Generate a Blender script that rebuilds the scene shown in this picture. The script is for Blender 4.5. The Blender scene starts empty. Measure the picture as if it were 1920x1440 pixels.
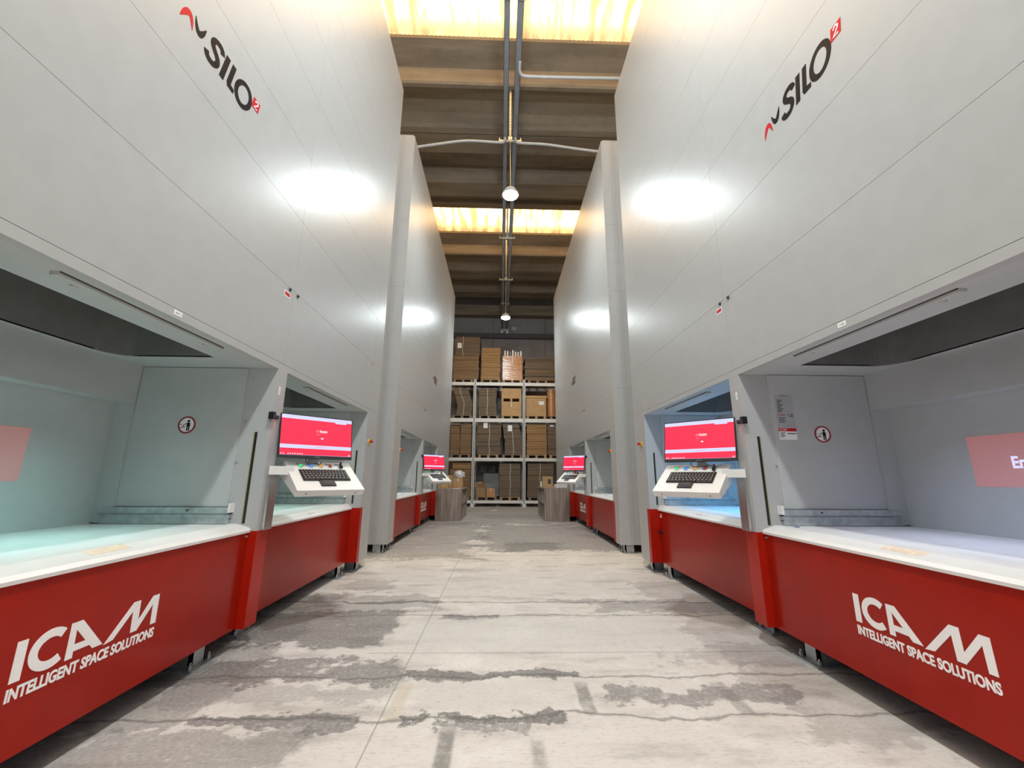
import bpy, bmesh, math, random
from mathutils import Vector, Matrix
random.seed(7)
C = bpy.context.scene.collection
SC = bpy.context.scene

# ------------------------------------------------------------------ camera
HC = 1.205
PITCH, YAW, ROLL, FPX = .223, .0269, .0062, 766.874
fw = Vector((math.sin(YAW)*math.cos(PITCH), math.cos(YAW)*math.cos(PITCH), math.sin(PITCH)))
ri = Vector((math.cos(YAW), -math.sin(YAW), 0)); up = ri.cross(fw)
cr, sr = math.cos(ROLL), math.sin(ROLL)
ri, up = cr*ri + sr*up, -sr*ri + cr*up
cam = bpy.data.cameras.new('camera'); co = bpy.data.objects.new('camera', cam); C.objects.link(co)
m = Matrix((ri, up, -fw)).transposed().to_4x4(); m.translation = (0, 0, HC); co.matrix_world = m
cam.sensor_fit = 'HORIZONTAL'; cam.sensor_width = 36; cam.lens = FPX/1920*36
cam.clip_start = .05; cam.clip_end = 200
SC.camera = co

AL, AR = 1.8072, 1.977          # front planes of the towers left and right of the aisle

# ------------------------------------------------------------------ node helpers
class NT:
    def __init__(s, mat):
        s.t = mat.node_tree; s.n = s.t.nodes; s.l = s.t.links
    def node(s, typ, **k):
        n = s.n.new(typ)
        for a, v in k.items(): setattr(n, a, v)
        return n
    def put(s, sock, v):
        if isinstance(v, bpy.types.NodeSocket): s.l.new(v, sock)
        elif v is not None: sock.default_value = v
    def math(s, op, a, b=None, clamp=False):
        n = s.node('ShaderNodeMath', operation=op, use_clamp=clamp); s.put(n.inputs[0], a)
        if b is not None: s.put(n.inputs[1], b)
        return n.outputs[0]
    def noise(s, vec, scale, detail=3, rough=.55, dist=0.):
        n = s.node('ShaderNodeTexNoise'); s.put(n.inputs['Vector'], vec)
        n.inputs['Scale'].default_value = scale; n.inputs['Detail'].default_value = detail
        n.inputs['Roughness'].default_value = rough; n.inputs['Distortion'].default_value = dist
        return n
    def mix(s, a, b, f):
        n = s.node('ShaderNodeMix', data_type='RGBA'); s.put(n.inputs[0], f)
        s.put(n.inputs[6], a); s.put(n.inputs[7], b); return n.outputs[2]
    def ramp(s, v, lo, hi, a=0., b=1.):
        n = s.node('ShaderNodeMapRange', interpolation_type='SMOOTHSTEP'); s.put(n.inputs[0], v)
        n.inputs[1].default_value = lo; n.inputs[2].default_value = hi
        n.inputs[3].default_value = a; n.inputs[4].default_value = b; return n.outputs[0]
    def mapping(s, vec, scale=(1, 1, 1), rot=(0, 0, 0)):
        n = s.node('ShaderNodeMapping'); s.put(n.inputs[0], vec)
        n.inputs['Scale'].default_value = scale; n.inputs['Rotation'].default_value = rot; return n.outputs[0]
    def bump(s, h, strength, dist=.01):
        n = s.node('ShaderNodeBump'); s.put(n.inputs['Height'], h)
        n.inputs['Strength'].default_value = strength; n.inputs['Distance'].default_value = dist
        return n.outputs[0]

def c4(c): return (c[0], c[1], c[2], 1)
def base(name):
    mt = bpy.data.materials.new(name); mt.use_nodes = True
    return mt, NT(mt), mt.node_tree.nodes['Principled BSDF']
def pm(name, col, rough=.5, metal=0., var=.06, vscale=8., bump=0., bscale=60., coat=0., spec=.5, stretch=(1, 1, 1)):
    """painted / plain surface with a slight procedural variation"""
    mt, n, p = base(name)
    pos = n.node('ShaderNodeTexCoord').outputs['Object']
    if stretch != (1, 1, 1): pos = n.mapping(pos, stretch)
    nz = n.noise(pos, vscale, 4)
    f = n.ramp(nz.outputs['Fac'], .3, .7)
    dk = tuple(max(0, c*(1-var)) for c in col); lt = tuple(min(1, c*(1+var)) for c in col)
    n.put(p.inputs['Base Color'], n.mix(c4(dk), c4(lt), f))
    n.put(p.inputs['Roughness'], n.ramp(nz.outputs['Fac'], .3, .7, rough*.92, min(1, rough*1.08)))
    p.inputs['Metallic'].default_value = metal; p.inputs['Specular IOR Level'].default_value = spec
    if coat: p.inputs['Coat Weight'].default_value = coat; p.inputs['Coat Roughness'].default_value = .08
    if bump:
        b = n.noise(pos, bscale, 3)
        n.put(p.inputs['Normal'], n.bump(b.outputs['Fac'], bump))
    return mt
def em(name, col, strength):
    mt, n, p = base(name)
    p.inputs['Base Color'].default_value = (.02, .02, .02, 1); p.inputs['Roughness'].default_value = .12
    p.inputs['Emission Color'].default_value = c4(col); p.inputs['Emission Strength'].default_value = strength
    return mt

M = {}
M['white'] = pm('white_paint', (.456, .460, .462), .33, bump=.02, bscale=14, var=.02)
M['bay'] = pm('bay_paint', (.50, .51, .51), .42, bump=.04, bscale=120, var=.02)
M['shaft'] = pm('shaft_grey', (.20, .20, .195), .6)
M['lip'] = pm('sill_white', (.82, .81, .80), .35, var=.02)
M['red'] = pm('red_paint', (.34, .010, .003), .22, var=.05, bump=.03, bscale=200, spec=.24)
M['redpost'] = pm('red_post_paint', (.42, .011, .003), .3, var=.04, spec=.35)
M['galv'] = pm('galvanised', (.52, .55, .56), .38, metal=.75, var=.15, vscale=20)
M['steel'] = pm('brushed_steel', (.62, .60, .59), .22, metal=.9, var=.08, stretch=(30, 30, 1))
M['dark'] = pm('dark_frame', (.06, .06, .06), .6)
M['black'] = pm('black_plastic', (.012, .012, .013), .35)
M['charcoal'] = pm('charcoal_key', (.03, .03, .032), .5)
M['letterw'] = pm('white_vinyl', (.94, .92, .92), .4, var=.01)
M['letterk'] = pm('black_vinyl', (.010, .008, .010), .4, var=.01, spec=.2)
M['letterr'] = pm('red_vinyl', (.55, .012, .022), .4, var=.01, spec=.25)
M['greyvinyl'] = pm('grey_plate', (.42, .43, .45), .4, var=.03)
M['signred'] = pm('sign_red', (.30, .012, .02), .4)
M['yellow'] = pm('yellow_plate', (.62, .48, .03), .5)
M['amber'] = pm('yellow_strip', (.24, .19, .03), .5)
M['beige'] = pm('faded_label', (.80, .66, .52), .6, var=.12, vscale=25)
M['blue'] = pm('blue_tape', (.03, .04, .25), .5)
M['console'] = pm('console_white', (.78, .775, .75), .38, var=.015)
M['pipe'] = pm('conduit_grey', (.42, .42, .42), .4)
M['rail'] = pm('rail_grey', (.20, .215, .235), .45, var=.08)
M['zinc'] = pm('zinc_strut', (.70, .64, .50), .35, metal=.6)
M['rack'] = pm('rack_paint', (.74, .735, .72), .45, var=.04)
M['paper'] = pm('white_paper', (.85, .85, .86), .7, var=.02)
M['bag'] = pm('white_plastic', (.72, .72, .74), .3, var=.12, vscale=6, bump=.8, bscale=25)
M['tape'] = pm('strap', (.62, .58, .50), .4)
M['gboard'] = pm('grey_board', (.33, .34, .33), .7, var=.08, vscale=2)
M['backwall'] = None

# screens
M['scr_red'] = em('screen_red', (1., .018, .075), .68)
M['scr_lilac'] = em('screen_lilac', (.66, .66, .95), .72)
M['scr_white'] = em('screen_white', (1, .9, .92), .8)
M['scr_pink'] = em('screen_pink', (1, .28, .36), .68)
M['btn_g'] = em('button_green', (.02, .75, .18), .75)
M['btn_b'] = em('button_blue', (.03, .25, 1.), .8)
M['btn_o'] = em('button_amber', (1., .45, .05), .5)
M['btn_r'] = pm('button_red', (.55, .04, .04), .3)
M['lens'] = em('lamp_lens', (.88, .99, 1.), 260.)

def cardboard(name, col, dark, zs=38., var=1.):
    mt, n, p = base(name)
    pos = n.node('ShaderNodeTexCoord').outputs['Object']
    st = n.mapping(pos, (.6, .6, zs))
    a = n.noise(st, 1., 2, .6)
    b = n.noise(n.mapping(pos, (1.2, 1.2, 2.2)), 1.5, 4)
    c1 = n.mix(c4(dark), c4(col), n.ramp(a.outputs['Fac'], .32, .62))
    c2 = n.mix(c1, c4(tuple(x*.72 for x in col)), n.ramp(b.outputs['Fac'], .5, .75, 0, .55))
    n.put(p.inputs['Base Color'], c2); p.inputs['Roughness'].default_value = .8
    n.put(p.inputs['Normal'], n.bump(a.outputs['Fac'], .25, .01))
    return mt
M['cb_dark'] = cardboard('cardboard_grey_brown', (.185, .135, .092), (.10, .072, .048))
M['cb_mid'] = cardboard('cardboard_brown', (.26, .165, .085), (.13, .08, .04))
M['cb_light'] = cardboard('cardboard_tan', (.40, .235, .10), (.22, .125, .055))
M['box'] = pm('carton_tan', (.50, .31, .15), .75, var=.08, vscale=5)
M['boxd'] = pm('carton_brown', (.33, .20, .10), .75, var=.08, vscale=5)
M['wrap'] = pm('wrapped_carton', (.52, .25, .10), .16, var=.14, vscale=5, bump=.9, bscale=9, stretch=(.4, 1, 2.2))
M['pallet'] = pm('pallet_wood', (.42, .30, .17), .8, var=.2, vscale=12)
M['palletd'] = pm('pallet_wood_grey', (.26, .20, .14), .85, var=.2, vscale=12)

def oak():
    mt, n, p = base('grey_oak')
    pos = n.node('ShaderNodeTexCoord').outputs['Object']
    a = n.noise(n.mapping(pos, (9, 9, .6)), 1.6, 5, .6)
    b = n.noise(n.mapping(pos, (60, 60, 2)), 1.2, 3)
    c1 = n.mix((.21, .165, .14, 1), (.40, .335, .295, 1), n.ramp(a.outputs['Fac'], .3, .7))
    c1 = n.mix(c1, (.26, .21, .18, 1), n.ramp(b.outputs['Fac'], .5, .75, 0, .5))
    n.put(p.inputs['Base Color'], c1); p.inputs['Roughness'].default_value = .55
    return mt
M['oak'] = oak()

def concrete_roof():
    mt, n, p = base('roof_concrete')
    pos = n.node('ShaderNodeTexCoord').outputs['Object']
    a = n.noise(n.mapping(pos, (.35, 2.5, 2.5)), 1.2, 5)
    b = n.noise(pos, 5, 5)
    c1 = n.mix((.16, .128, .092, 1), (.245, .20, .145, 1), n.ramp(a.outputs['Fac'], .3, .7))
    c1 = n.mix(c1, (.12, .098, .07, 1), n.ramp(b.outputs['Fac'], .5, .8, 0, .5))
    n.put(p.inputs['Base Color'], c1); p.inputs['Roughness'].default_value = .85
    return mt
M['roof'] = concrete_roof()
M['backwall'] = pm('wall_concrete', (.25, .235, .235), .8, var=.1, vscale=1.5)
M['walldark'] = pm('wall_joint', (.09, .085, .09), .8)

def skylight_mat():
    """yellowed corrugated fibreglass lit by the day outside"""
    mt, n, p = base('skylight_fibreglass')
    pos = n.node('ShaderNodeTexCoord').outputs['Object']
    a = n.noise(n.mapping(pos, (3.2, .28, 1)), 1.3, 4, .6)
    s = n.noise(n.mapping(pos, (22, .5, 1)), 1., 3, .6)
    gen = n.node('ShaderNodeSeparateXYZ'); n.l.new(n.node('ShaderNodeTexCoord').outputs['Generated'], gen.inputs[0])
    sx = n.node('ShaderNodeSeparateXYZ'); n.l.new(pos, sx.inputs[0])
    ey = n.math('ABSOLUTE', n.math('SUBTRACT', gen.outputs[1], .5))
    edge_shade = n.ramp(n.math('ADD', ey, n.math('MULTIPLY', n.math('SUBTRACT', a.outputs['Fac'], .5), .30)), .27, .46)   # shade from the roof depth along the edges, painted into the glow
    rib = n.ramp(n.math('SINE', n.math('MULTIPLY', sx.outputs[0], 82.)), -.2, 1.)
    clean = n.ramp(a.outputs['Fac'], .36, .58)
    col = n.mix((1., .46, .13, 1), (1., .70, .34, 1), clean)
    col = n.mix(col, (.9, .47, .16, 1), n.math('MULTIPLY', n.ramp(s.outputs['Fac'], .56, .75, 0, .6), 1.))
    col = n.mix(col, (.85, .50, .20, 1), n.math('MULTIPLY', edge_shade, .85))
    col = n.mix(col, (.9, .55, .24, 1), n.math('MULTIPLY', rib, .22))
    p.inputs['Base Color'].default_value = (.6, .5, .3, 1); p.inputs['Roughness'].default_value = .5
    n.put(p.inputs['Emission Color'], col)
    n.put(p.inputs['Emission Strength'], n.math('MULTIPLY', n.ramp(a.outputs['Fac'], .34, .6, 1.1, 3.8), n.math('SUBTRACT', 1., n.math('MULTIPLY', edge_shade, .72))))
    return mt
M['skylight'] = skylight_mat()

def floor_mat():
    mt, n, p = base('worn_concrete_floor')
    pos = n.node('ShaderNodeNewGeometry').outputs['Position']
    w1 = n.noise(pos, 2.2, 5, .6); w2 = n.noise(pos, 11, 5, .65); w3 = n.noise(pos, 45, 4, .7)
    sep = n.node('ShaderNodeSeparateXYZ'); n.l.new(pos, sep.inputs[0])
    def warp(axis, a1, a2):
        s1 = n.node('ShaderNodeSeparateColor'); n.l.new(w1.outputs['Color'], s1.inputs[0])
        s2 = n.node('ShaderNodeSeparateColor'); n.l.new(w2.outputs['Color'], s2.inputs[0])
        i = axis
        v = n.math('ADD', sep.outputs[i], n.math('MULTIPLY', n.math('SUBTRACT', s1.outputs[i], .5), a1))
        return n.math('ADD', v, n.math('MULTIPLY', n.math('SUBTRACT', s2.outputs[i], .5), a2))
    X, Y = warp(0, .5, .22), warp(1, .34, .20)           # ragged
    Xs, Ys = warp(0, .03, .012), warp(1, .10, .02)       # nearly straight
    def box(x0, x1, y0, y1, soft=.06, sx=X, sy=Y, rot=0.):
        cx, cy = (x0+x1)/2, (y0+y1)/2
        dx = n.math('SUBTRACT', sx, cx); dy = n.math('SUBTRACT', sy, cy)
        if rot:
            c, s = math.cos(rot), math.sin(rot)
            dx, dy = (n.math('ADD', n.math('MULTIPLY', dx, c), n.math('MULTIPLY', dy, s)),
                      n.math('SUBTRACT', n.math('MULTIPLY', dy, c), n.math('MULTIPLY', dx, s)))
        a = n.math('SUBTRACT', n.math('ABSOLUTE', dx), (x1-x0)/2)
        b = n.math('SUBTRACT', n.math('ABSOLUTE', dy), (y1-y0)/2)
        return n.ramp(n.math('MAXIMUM', a, b), -soft, soft, 1, 0)
    # base tone: pale worn screed, mottled
    streak = n.noise(n.mapping(pos, (1.1, 4.5, 1)), 1.2, 6, .62)
    col = n.mix((.72, .68, .645, 1), (.47, .435, .41, 1), n.ramp(streak.outputs['Fac'], .46, .74))
    col = n.mix(col, (.80, .765, .735, 1), n.ramp(w1.outputs['Fac'], .50, .66, 0, .8))
    # trowel arcs in the pale areas
    wv = n.node('ShaderNodeTexWave', wave_type='RINGS'); n.l.new(n.mapping(pos, (1, 1, 1)), wv.inputs['Vector'])
    wv.inputs['Scale'].default_value = 14; wv.inputs['Distortion'].default_value = 9; wv.inputs['Detail'].default_value = 3
    col = n.mix(col, (.50, .455, .40, 1), n.math('MULTIPLY', n.ramp(wv.outputs['Fac'], .55, .95), n.ramp(w2.outputs['Fac'], .45, .65, 0, .30)))
    grey = (.15, .145, .145, 1)
    wl = n.noise(n.mapping(pos, (.8, 1.5, 1)), 1.6, 6, .62)
    blot = n.ramp(w2.outputs['Fac'], .34, .60, .45, 1)
    rag = n.math('ADD', n.math('MULTIPLY', n.math('SUBTRACT', w2.outputs['Fac'], .5), 1.5), n.math('MULTIPLY', n.math('SUBTRACT', wl.outputs['Fac'], .5), 2.6))
    tex = n.ramp(w3.outputs['Fac'], .30, .62, .62, 1)
    def stain(c, mask, amt, colr=grey):
        mk = n.ramp(n.math('ADD', mask, rag), .38, .68)
        return n.mix(c, colr, n.math('MULTIPLY', n.math('MULTIPLY', mk, n.math('MULTIPLY', tex, n.ramp(mask, .02, .3))), amt))
    for b, amt in [((-2.2, -.85, 3.32, 4.12, .14), .80), ((-2.2, -.65, 2.78, 3.12, .12), .78), ((-1.9, -.6, 2.56, 2.76, .12), .35),
                   ((-1.5, -.72, 2.34, 2.46, .06), .8), ((-2.2, -.9, 2.0, 2.3, .12), .55), ((-2.3, -1.55, 2.3, 4.6, .2), .55), ((1.55, 2.4, 2.2, 5.2, .2), .35), ((-.47, .36, 2.36, 2.47, .05), .92), ((-.30, .16, 2.29, 2.40, .05), .7),
                   ((.58, 1.75, 2.54, 2.74, .10), .70), ((1.1, 2.2, 2.95, 3.35, .2), .35), ((.9, 2.2, 4.05, 4.42, .12), .5),
                   ((-1.9, -.55, 4.15, 4.65, .2), .45), ((-2.4, -.4, 6.6, 11.5, .5), .55), ((-.4, 2.4, 7.25, 11, .4), .62),
                   ((.1, 1.1, 7.2, 8.2, .3), .6), ((-3, 3, 11, 19, .8), .60), ((-.5, 1.8, 12.5, 14, .5), .35), ((-1.75, -1.2, 4.8, 5.3, .2), .4),
                   ((-.52, -.02, 3.93, 4.03, .04), .85), ((-.6, .45, 2.83, 2.93, .04), .85), ((-1.6, -.5, 4.36, 4.44, .05), .6), ((.5, 1.9, 4.40, 4.50, .05), .5)]:
        col = stain(col, box(*b), amt)
    # repaired strips set into the slab
    for b, amt, sx in [((-.275, -.20, 1.7, 2.36, .012), .85, 1), ((.16, .215, 1.7, 2.25, .02), .65, 1), ((.455, .53, 2.44, 2.78, .012), .8, 1),
                       ((1.28, 1.36, 2.42, 2.78, .012), .6, 1)]:
        col = n.mix(col, (.23, .22, .205, 1), n.math('MULTIPLY', n.math('MULTIPLY', box(*b, sx=Xs, sy=Ys), blot), amt))
    col = n.mix(col, (.62, .55, .43, 1), n.math('MULTIPLY', box(-.575, -.50, 2.40, 2.77, .012, Xs, Ys), .6))
    # pale repair slab
    col = n.mix(col, (.64, .615, .585, 1), n.math('MULTIPLY', box(-.42, .42, 2.50, 2.80, .04, Xs, Ys), .55))
    col = n.mix(col, (.66, .64, .625, 1), n.math('MULTIPLY', box(-.7, 1.5, 3.25, 3.92, .10), .55))
    # cracks and saw joints
    def line(c, b, colr, amt, sx=Xs, sy=Ys): return n.mix(c, colr, n.math('MULTIPLY', box(*b, sx=sx, sy=sy), amt))
    ink = (.10, .095, .09, 1)
    Yc = warp(1, .26, .05)
    col = line(col, (-.600, -.594, -3, 11, .004), ink, .6, warp(0, .012, .006), Ys)
    col = line(col, (-.9, 2.2, 3.212, 3.222, .005), ink, .45, Xs, warp(1, .03, .006))
    for y0, h, amt in [(4.40, .012, .7), (4.0, .010, .65), (2.86, .010, .6), (2.42, .010, .65), (6.85, .012, .5)]:
        col = line(col, (-3, 3, y0-h, y0+h, .012), ink, amt, Xs, Yc)
    col = n.mix(col, (.16, .15, .14, 1), n.ramp(w3.outputs['Fac'], .64, .78, 0, .5))
    w4 = n.noise(n.mapping(pos, (1, 2.2, 1)), 26, 5, .7)
    col = n.mix(col, (.30, .28, .265, 1), n.ramp(w4.outputs['Fac'], .50, .72, 0, .38))
    n.put(p.inputs['Base Color'], col)
    n.put(p.inputs['Roughness'], n.ramp(w2.outputs['Fac'], .3, .7, .42, .66))
    p.inputs['Specular IOR Level'].default_value = .4
    n.put(p.inputs['Normal'], n.bump(n.math('ADD', w3.outputs['Fac'], n.math('MULTIPLY', w2.outputs['Fac'], .7)), .10, .01))
    return mt
M['floor'] = floor_mat()

# ------------------------------------------------------------------ object helpers
def tag(o, label=None, cat=None, group=None, kind=None):
    if label: o['label'] = label
    if cat: o['category'] = cat
    if group: o['group'] = group
    if kind: o['kind'] = kind
    return o
def empty(name, loc, label, cat, group=None):
    o = bpy.data.objects.new(name, None); C.objects.link(o); o.location = loc
    o.empty_display_size = .1
    return tag(o, label, cat, group)
def bxm(bm, x0, x1, y0, y1, z0, z1, mi=0):
    vs = [bm.verts.new((x, y, z)) for z in (z0, z1) for y in (y0, y1) for x in (x0, x1)]
    for q in ((0, 1, 3, 2), (4, 6, 7, 5), (0, 4, 5, 1), (2, 3, 7, 6), (0, 2, 6, 4), (1, 5, 7, 3)):
        bm.faces.new([vs[i] for i in q]).material_index = mi
    return vs
def hexa(bm, p8, mi=0):
    vs = [bm.verts.new(p) for p in p8]
    for q in ((0, 1, 3, 2), (4, 6, 7, 5), (0, 4, 5, 1), (2, 3, 7, 6), (0, 2, 6, 4), (1, 5, 7, 3)):
        bm.faces.new([vs[i] for i in q]).material_index = mi
def cyl(bm, p0, p1, r, n=16, r1=None, mi=0):
    p0, p1 = Vector(p0), Vector(p1); d = (p1-p0).normalized()
    a = d.orthogonal().normalized(); b = d.cross(a); r1 = r if r1 is None else r1
    A = [bm.verts.new(p0 + r*(math.cos(t)*a + math.sin(t)*b)) for t in [2*math.pi*i/n for i in range(n)]]
    B = [bm.verts.new(p1 + r1*(math.cos(t)*a + math.sin(t)*b)) for t in [2*math.pi*i/n for i in range(n)]]
    for i in range(n): bm.faces.new((A[i], A[(i+1) % n], B[(i+1) % n], B[i])).material_index = mi
    bm.faces.new(A[::-1]).material_index = mi; bm.faces.new(B).material_index = mi
def tube(bm, pts, r, n=10, mi=0):
    pts = [Vector(p) for p in pts]; rings = []
    a = None
    for i, p in enumerate(pts):
        d = (pts[min(i+1, len(pts)-1)] - pts[max(i-1, 0)]).normalized()
        a = d.orthogonal().normalized() if a is None else (a - d*a.dot(d)).normalized()
        b = d.cross(a)
        rings.append([bm.verts.new(p + r*(math.cos(t)*a + math.sin(t)*b)) for t in [2*math.pi*k/n for k in range(n)]])
    for A, B in zip(rings, rings[1:]):
        for i in range(n): bm.faces.new((A[i], A[(i+1) % n], B[(i+1) % n], B[i])).material_index = mi
    bm.faces.new(rings[0][::-1]).material_index = mi; bm.faces.new(rings[-1]).material_index = mi
def lathe(bm, prof, c=(0, 0, 0), n=24, mi=0):
    rings = []
    for r, z in prof:
        rings.append([bm.verts.new((c[0]+max(r, 1e-4)*math.cos(2*math.pi*k/n), c[1]+max(r, 1e-4)*math.sin(2*math.pi*k/n), c[2]+z)) for k in range(n)])
    for A, B in zip(rings, rings[1:]):
        for i in range(n): bm.faces.new((A[i], A[(i+1) % n], B[(i+1) % n], B[i])).material_index = mi
    bm.faces.new(rings[0][::-1]).material_index = mi; bm.faces.new(rings[-1]).material_index = mi
def ngon_solid(bm, poly, f0, f1, mi=0):
    """poly: list of 2D points; f0/f1 map (s,t)->Vector for the two faces"""
    A = [bm.verts.new(f0(*q)) for q in poly]; B = [bm.verts.new(f1(*q)) for q in poly]
    n = len(poly)
    bm.faces.new(A).material_index = mi; bm.faces.new(B[::-1]).material_index = mi
    for i in range(n): bm.faces.new((A[i], B[i], B[(i+1) % n], A[(i+1) % n])).material_index = mi
def ribbon(line, wd):
    """2D polyline -> list of quads (as polys) of that width; wd may be a list"""
    pts = [Vector(p) for p in line]; L, R = [], []
    for i, p in enumerate(pts):
        d = (pts[min(i+1, len(pts)-1)] - pts[max(i-1, 0)]).normalized(); nrm = Vector((-d.y, d.x))
        w = wd[i] if isinstance(wd, (list, tuple)) else wd
        L.append(p + nrm*w/2); R.append(p - nrm*w/2)
    return [[tuple(L[i]), tuple(L[i+1]), tuple(R[i+1]), tuple(R[i])] for i in range(len(pts)-1)]
def smooth(pts, n=4):
    out = []
    for i in range(len(pts)-1):
        p = [Vector(pts[max(0, min(len(pts)-1, i+k))]) for k in (-1, 0, 1, 2)]
        for j in range(n):
            t = j/n; out.append(tuple(.5*((2*p[1])+(p[2]-p[0])*t+(2*p[0]-5*p[1]+4*p[2]-p[3])*t*t+(3*p[1]-p[0]-3*p[2]+p[3])*t**3)))
    return out+[tuple(pts[-1])]
def swoosh(pts, ws, n=5):
    q = smooth([(a, b, c) for (a, b), c in zip(pts, ws)], n)
    return ribbon([(a, b) for a, b, c in q], [max(.001, c) for a, b, c in q])
def arc(cx, cy, rx, ry, a0, a1, n=20):
    return [(cx + rx*math.cos(math.radians(a0+(a1-a0)*i/n)), cy + ry*math.sin(math.radians(a0+(a1-a0)*i/n))) for i in range(n+1)]
def finish(name, bm, mats, parent=None, origin=None, bevel=0., smooth=False, seg=1):
    if bevel:
        es = [e for e in bm.edges if len(e.link_faces) == 2 and e.calc_face_angle(0) > .6]
        bmesh.ops.bevel(bm, geom=es, offset=bevel, segments=seg, affect='EDGES', clamp_overlap=True)
    bmesh.ops.recalc_face_normals(bm, faces=bm.faces)
    o0 = Vector(origin) if origin is not None else (Vector(parent_loc(parent)) if parent else Vector((0, 0, 0)))
    bmesh.ops.translate(bm, verts=bm.verts, vec=-o0)
    me = bpy.data.meshes.new(name); bm.to_mesh(me); bm.free()
    for mm in (mats if isinstance(mats, (list, tuple)) else [mats]): me.materials.append(mm)
    if smooth:
        for f in me.polygons: f.use_smooth = True
        try: me.set_sharp_from_angle(angle=math.radians(38))
        except Exception: pass
    o = bpy.data.objects.new(name, me); C.objects.link(o)
    if parent is not None: o.parent = parent
    else: o.location = o0
    return o
def parent_loc(p):
    v = Vector((0, 0, 0))
    while p is not None: v += p.location; p = p.parent
    return v
_text_cache = {}
def text_mesh(s, shear=0., offset=0.):
    """the word as 2D polygons scaled to the unit box (0..1, 0..1)"""
    k = (s, shear, offset)
    if k in _text_cache: return _text_cache[k]
    cu = bpy.data.curves.new('tmp_text', 'FONT'); cu.body = s; cu.shear = shear; cu.offset = offset; cu.resolution_u = 4
    o = bpy.data.objects.new('tmp_text', cu); C.objects.link(o)
    dg = bpy.context.evaluated_depsgraph_get(); dg.update()
    me = bpy.data.meshes.new_from_object(o.evaluated_get(dg))
    xs = [v.co.x for v in me.vertices]; ys = [v.co.y for v in me.vertices]
    x0, x1, y0, y1 = min(xs), max(xs), min(ys), max(ys)
    polys = [[((me.vertices[i].co.x-x0)/(x1-x0), (me.vertices[i].co.y-y0)/(y1-y0)) for i in f.vertices] for f in me.polygons]
    bpy.data.objects.remove(o); bpy.data.curves.remove(cu); bpy.data.meshes.remove(me)
    _text_cache[k] = polys; return polys
def text_polys(s, s0, s1, t0, t1, **k):
    return [[(s0+(s1-s0)*x, t0+(t1-t0)*y) for x, y in q] for q in text_mesh(s, **k)]
def decal(bm, polys, f, th=.0015, mi=0):
    """f(s,t,d): d metres proud of the surface"""
    for i, q in enumerate(polys):
        e = th+.00009*(i % 9)
        if len(q) >= 3: ngon_solid(bm, q, lambda s, t: f(s, t, e), lambda s, t: f(s, t, -.0005), mi)

# ------------------------------------------------------------------ logo shapes (metres, reading left to right)
def logo_icam():
    P = [[(-.072, .420), (-.034, .420), (-.034, .566), (-.072, .566)]]
    P += ribbon(arc(.062, .496, .066, .061, 48, 312, 26), .034)
    P += [[(.134, .420), (.166, .420), (.161, .5665), (.134, .5665)], [(.134, .5665), (.184, .5665), (.306, .426), (.256, .426)],
          [(.160, .446), (.250, .446), (.236, .474), (.160, .474)]]
    P += [[(.312, .418), (.358, .424), (.487, .5665), (.447, .5665)], [(.447, .5665), (.487, .5665), (.492, .422), (.454, .422)],
          [(.454, .422), (.490, .422), (.604, .5665), (.566, .5665)], [(.570, .5665), (.606, .5665), (.609, .422), (.575, .422)]]
    P += text_polys('INTELLIGENT SPACE SOLUTIONS', -.072, .609, .354, .402, offset=.035)
    return P
def logo_silo():
    """returns black polys, red polys, white polys; s from 0, t from 3.66..3.88"""
    S = lambda s, t: (s + (t-3.76)*.16, t)
    k, r, w = [], [], []
    # two-part swoosh
    r += swoosh([(-.004, 3.698), (.016, 3.746), (.042, 3.780), (.066, 3.764), (.086, 3.704)], [.006, .028, .036, .026, .004])
    k += swoosh([(.090, 3.818), (.107, 3.770), (.132, 3.742), (.156, 3.770), (.176, 3.820)], [.004, .024, .036, .028, .006])
    global SWK
    SWK = len(k)
    # S I L O
    s_line = [(x_-.006, 3.768+(z_-3.770)*1.09) for x_, z_ in [(.322, 3.816), (.308, 3.840), (.282, 3.850), (.254, 3.846), (.236, 3.828), (.238, 3.802), (.262, 3.780), (.290, 3.762), (.306, 3.740), (.304, 3.712), (.282, 3.692), (.250, 3.690), (.226, 3.702), (.214, 3.724)]]
    k += [[S(*q) for q in poly] for poly in ribbon(smooth(s_line), .038)]
    k += [[S(.338, 3.672), S(.376, 3.672), S(.376, 3.866), S(.338, 3.866)]]
    k += [[S(.400, 3.700), S(.436, 3.712), S(.436, 3.866), S(.400, 3.866)], [S(.400, 3.704), S(.414, 3.676), S(.474, 3.674), S(.474, 3.706), S(.436, 3.714)]]
    k += [[S(*q) for q in poly] for poly in ribbon(arc(.552, 3.768, .072, .090, 0, 360, 36), .036)]
    r += [[S(.640, 3.782), S(.716, 3.782), S(.716, 3.868), S(.640, 3.868)]]
    w += [[S(*q) for q in poly] for poly in ribbon([(.661, 3.842), (.669, 3.854), (.682, 3.857), (.694, 3.848), (.693, 3.834), (.662, 3.796), (.698, 3.796)], .011)]
    return k, r, w

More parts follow.
